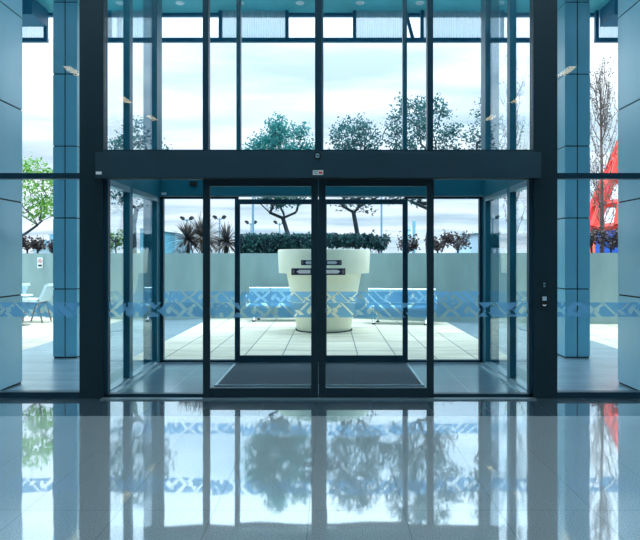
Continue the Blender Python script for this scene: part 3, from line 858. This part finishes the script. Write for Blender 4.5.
# pale agave-like plants beneath
def agave(label, px, y, seed):
    rng = random.Random(seed); x = X(px, y)
    mb = MB()
    for i in range(26):
        az = rng.random() * 6.28; el = rng.uniform(.2, 1.3); l = rng.uniform(.25, .42)
        d = Vector((math.cos(az) * math.cos(el), math.sin(az) * math.cos(el), math.sin(el)))
        side = d.cross(Vector((0, 0, 1))).normalized()
        b = Vector((x, y, SOIL)); vs = [b + side*.03, b - side*.03, b + d*l*.5 + side*.045, b + d*l*.5 - side*.045, b + d*l]
        mb.add(vs, [(0, 1, 3, 2), (2, 3, 4)])
    tag(mb.build('pale_agave', 'chair_shell'), label, 'plant')
agave('pale broad leaved plant between the block and the spiky plants', 181, 16.7, 71)

# ---------------------------------------------------------------- red and white tent
tx, ty_ = X(644, 26), 26.0
t = thing('striped_tent', 'red and white pointed tent with blue skirt behind the bare tree outside the right bay', 'tent', (tx, ty_, 0))
apex = H(88, 26); rz0 = 0.0
NS = 12; R0 = (645 - 590) * 26 / F; zs_ = [H(252, 26), H(228, 26), H(205, 26), H(182, 26), H(160, 26), H(120, 26), apex]
def cone_r(z): return R0 * (apex - z) / (apex - H(228, 26)) * .96 + .03
panes = MB(); ribs = MB(); sk = MB()
def cp(k, z, e=0): a = 2*math.pi*(k+.35)/NS; r = cone_r(z) + e; return Vector((tx + r*math.cos(a), ty_ + r*math.sin(a), z))
zs_cone = zs_[1:]
for j in range(len(zs_cone) - 1):
    for q in range(NS):
        panes.add([cp(q, zs_cone[j]), cp(q+1, zs_cone[j]), cp(q+1, zs_cone[j+1]), cp(q, zs_cone[j+1])], [(0, 1, 2, 3)])
panes.build('white_panels', 'white_sheet', t)
for q in range(NS):
    ribs.tube([cp(q, z, .02) for z in zs_cone], [.26, .24, .22, .19, .14, .08], 6)
for z in zs_cone[:-1]:
    ribs.tube([cp(q, z, .02) for q in range(NS + 1)], .17, 6)
ribs.build('red_ribs', 'red', t)
for q in range(NS):
    sk.cur = [0, 1, 2][q % 3]
    a, b = cp(q, zs_cone[0], .02), cp(q+1, zs_cone[0], .02)
    sk.add([Vector((a.x, a.y, 0)), Vector((b.x, b.y, 0)), b, a], [(0, 1, 2, 3)])
sk.build('skirt', ['blue', 'red', 'orange'], t)

# ---------------------------------------------------------------- distant things
def lamp_post(label, px, y, toppy, heads, w=.09):
    x = X(px, y); zt_ = H(toppy, y)
    t = thing('street_lamp', label, 'lamp post', (x, y, 0), 'distant twin headed lamp posts')
    MB().tube([(x, y, -.02), (x, y, zt_)], [w, w * .6], 8).build('pole', 'far_roof', t)
    for s in (-1, 1):
        MB().tube([(x, y, zt_ - .2), (x + s * .35, y, zt_ + .05)], .05, 6).build('arm', 'far_roof', t)
        MB().prism([(x + s*.2, zt_ - .05), (x + s*.38, zt_ - .12), (x + s*.62, zt_ + .12), (x + s*.5, zt_ + .25), (x + s*.3, zt_ + .2)], 'y', y - .25, y + .25).build('lamp_head', 'gasket', t)
lamp_post('distant twin headed lamp post in front of the tall pole, above the hedge', 251, 60, 223, 2)
lamp_post('distant twin headed lamp post above the hedge just left of the tree trunk', 279.5, 60, 223, 2)
lamp_post('distant twin headed lamp post above the left spiky plant', 187, 55, 219, 2)
lamp_post('distant twin headed lamp post above the right spiky plant', 219.5, 55, 218, 2)
def pole(label, px, y, toppy, w):
    x = X(px, y)
    tag(MB().tube([(x, y, -.02), (x, y, H(toppy, y) * .5), (x, y, H(toppy, y))], [w, w*.95, w * .9], 12).build('tall_pole', 'far_roof'), label, 'pole', 'plain tall poles beyond the bed')
pole('plain tall pole above the hedge, left of the teal tree', 253, 26, 196, .055)
pole('plain tall pole right of the open crowned tree', 381.5, 26, 196, .045)
x = X(414, 150); z = H(221, 150)
t = thing('distant_tower', 'distant round dark tower on the skyline seen beside the right stile', 'tower', (x, 150, 0))
MB().lathe([(.36, 0), (.36, z - 2), (.42, z - 1.5), (.42, z)], x, 150, 16).build('shaft', 'far_tower', t)
x = X(409, 155)
t = thing('distant_block', 'distant pale building on the skyline left of the round tower', 'building', (x, 155, 0))
MB().box(x - .45, x + .45, 155, 158, 0, H(226, 155)).build('walls', 'far_wall', t)
MB().box(x - .46, x + .46, 154.95, 155, H(231, 155), H(229.5, 155)).build('window', 'far_tower', t)
MB().box(x - .46, x + .46, 154.95, 155, H(236, 155), H(234.5, 155)).build('window', 'far_tower', t)
# concrete blocks beyond the wall on both sides
def block(label, x0, x1, y, tl, tr_, m='far_wall'):
    a, b = X(x0, y), X(x1, y)
    t = thing('plant_room', label, 'building', ((a+b)/2, y, 0), 'low pale blocks beyond the bed')
    zl, zr_ = H(tl, y), H(tr_, y)
    MB().prism([(a, 0), (b, 0), (b, zr_), (a, zl)], 'y', y, y + 3).build('walls', m, t)
    MB().prism([(a - .1, zl), (b + .1, zr_), (b + .1, zr_ + .08), (a - .1, zl + .08)], 'y', y - .1, y + 3.1).build('coping', 'white_sheet', t)
block('pale blue sloping block left of the pale broad leaved plant', 140, 175, 24, 228, 233, 'panel_mid')
block('pale block at the right end of the right sidelight', 471, 500, 24, 234, 230)
y = 45; a, b = X(33, y), X(75, y)
t = thing('low_house', 'distant low house with grey roof and two chimneys outside the left bay', 'house', ((a+b)/2, y, 0))
MB().box(a, b, y, y + 8, 0, H(245.5, y)).build('walls', 'far_wall', t)
MB().prism([(a - .5, H(245.5, y)), (b + .5, H(245.5, y)), (b - .8, H(240.5, y)), (a + .8, H(240.5, y))], 'y', y - .5, y + 8.5).build('roof', 'far_roof', t)
for q in (39.5, 49.5):
    xx = X(q, y); ch = MB().box(xx - .18, xx + .18, y + 2, y + 2.5, H(243, y), H(234, y)).build('chimney', 'far_tower', t)
    MB().box(xx - .24, xx + .24, y + 1.95, y + 2.55, H(234, y), H(233, y)).build('chimney_pot', 'far_roof', ch)

# ---------------------------------------------------------------- lobby ceiling lights (seen mirrored in the glass), then added fill panels
def fixture(label, x, y):
    t = thing('ceiling_light', label, 'ceiling light', (x, y, CEIL), 'recessed lobby ceiling lights')
    MB().box(x - .17, x + .17, y - .54, y + .54, CEIL - .035, CEIL - .001).build('housing', 'pale_metal', t)
    MB().box(x - .145, x + .145, y - .515, y + .515, CEIL - .042, CEIL - .0355).build('diffuser', 'lamp_glow', t)
rows = [(-8.3, 'left row'), (7.7, 'right row')]
def yl(py): return 2 * YI - (CEIL - EYE) * F / (HZ - py)
ylist = [yl(70), yl(99), yl(117)]
order = ['nearest the glass', 'second from the glass', 'farthest from the glass']
pxs = {'left row': (73, 125, 152), 'right row': (567, 517, 490)}
for xx, rn in rows:
    for i, yv in enumerate(ylist): fixture('warm rectangular ceiling light in the %s, %s' % (rn, order[i]), CAMX + (pxs[rn][i] - CX) * (2 * YI - yv) / F, yv)

for i, xx in enumerate((-7.5, -4.5, -1.5, 1.5, 4.5, 7.5)):  # added fill panels, out of view and reflections, to brighten the lobby
    for j, yv in enumerate((4.3, 5.9)):
        t = thing('fill_panel', 'large cool white fill panel added unseen over the lobby floor, %s in the %s row' % (['first from the left', 'second from the left', 'third from the left', 'third from the right', 'second from the right', 'first from the right'][i], ['rear', 'front'][j]), 'ceiling light', (xx, yv, CEIL), 'added square fill panels')
        MB().box(xx - .65, xx + .65, yv - .65, yv + .65, CEIL - .05, CEIL - .001).build('housing', 'pale_metal', t)
        MB().box(xx - .6, xx + .6, yv - .6, yv + .6, CEIL - .058, CEIL - .0505).build('diffuser', 'fill_glow', t)

# ---------------------------------------------------------------- lighting
w = bpy.data.worlds.new('World'); bpy.context.scene.world = w; w.use_nodes = True
nt = w.node_tree; nt.nodes.clear()
out = N(nt, 'ShaderNodeOutputWorld'); bg = N(nt, 'ShaderNodeBackground')
tc = N(nt, 'ShaderNodeTexCoord'); sp = N(nt, 'ShaderNodeSeparateXYZ'); L(nt, tc.outputs['Generated'], sp.inputs[0])
def M(op, a=None, b=None, c_=None, clamp=False):
    n = N(nt, 'ShaderNodeMath', operation=op); n.use_clamp = clamp
    for i, v in enumerate((a, b, c_)):
        if v is None: continue
        if isinstance(v, (int, float)): n.inputs[i].default_value = v
        else: L(nt, v, n.inputs[i])
    return n.outputs[0]
z = M('MAXIMUM', sp.outputs['Z'], 0.0)
zz = M('ADD', z, .12)
cb = N(nt, 'ShaderNodeCombineXYZ')
L(nt, M('DIVIDE', sp.outputs['X'], zz), cb.inputs[0]); L(nt, M('DIVIDE', sp.outputs['Y'], zz), cb.inputs[1])
no = N(nt, 'ShaderNodeTexNoise'); no.inputs['Scale'].default_value = 1.5; no.inputs['Detail'].default_value = 7; no.inputs['Roughness'].default_value = .5
mpp = N(nt, 'ShaderNodeMapping'); mpp.inputs['Scale'].default_value = (.55, 1.3, 1); mpp.inputs['Location'].default_value = (2.1, .7, 0)
L(nt, cb.outputs[0], mpp.inputs[0]); L(nt, mpp.outputs[0], no.inputs['Vector'])
cr = N(nt, 'ShaderNodeValToRGB'); e = cr.color_ramp.elements
e[0].position = .38; e[0].color = (.50, .61, .70, 1)
e[1].position = .62; e[1].color = (.90, .93, .97, 1)
m_ = e.new(.49); m_.color = (.70, .78, .86, 1)
L(nt, no.outputs['Fac'], cr.inputs[0])
up = M('MULTIPLY_ADD', M('POWER', z, 2.6), 8.0, 1.0)
mul = N(nt, 'ShaderNodeVectorMath', operation='SCALE'); L(nt, cr.outputs[0], mul.inputs[0]); L(nt, up, mul.inputs['Scale'])
below = M('GREATER_THAN', sp.outputs['Z'], -.01)
mxg = N(nt, 'ShaderNodeMixRGB'); L(nt, below, mxg.inputs[0]); mxg.inputs[1].default_value = (.25, .32, .34, 1); L(nt, mul.outputs[0], mxg.inputs[2])
L(nt, mxg.outputs[0], bg.inputs[0]); bg.inputs[1].default_value = 1.42
L(nt, bg.outputs[0], out.inputs[0])

# ---------------------------------------------------------------- camera and view
cam = bpy.data.cameras.new('Camera'); co = bpy.data.objects.new('Camera', cam); C.objects.link(co)
co.location = (CAMX, 0, EYE); co.rotation_euler = (math.pi/2, 0, 0)
cam.sensor_width = 36; cam.lens = 36 * F / 640
cam.shift_x = -(CX - 320) / 640; cam.shift_y = -(270 - HZ) / 640
cam.clip_end = 800
sc_ = bpy.context.scene; sc_.camera = co
vs_ = sc_.view_settings; vs_.view_transform = 'Standard'; vs_.look = 'None'; vs_.gamma = 1; vs_.exposure = 0.0; vs_.use_curve_mapping = False
sc_.cycles.transparent_max_bounces = 24
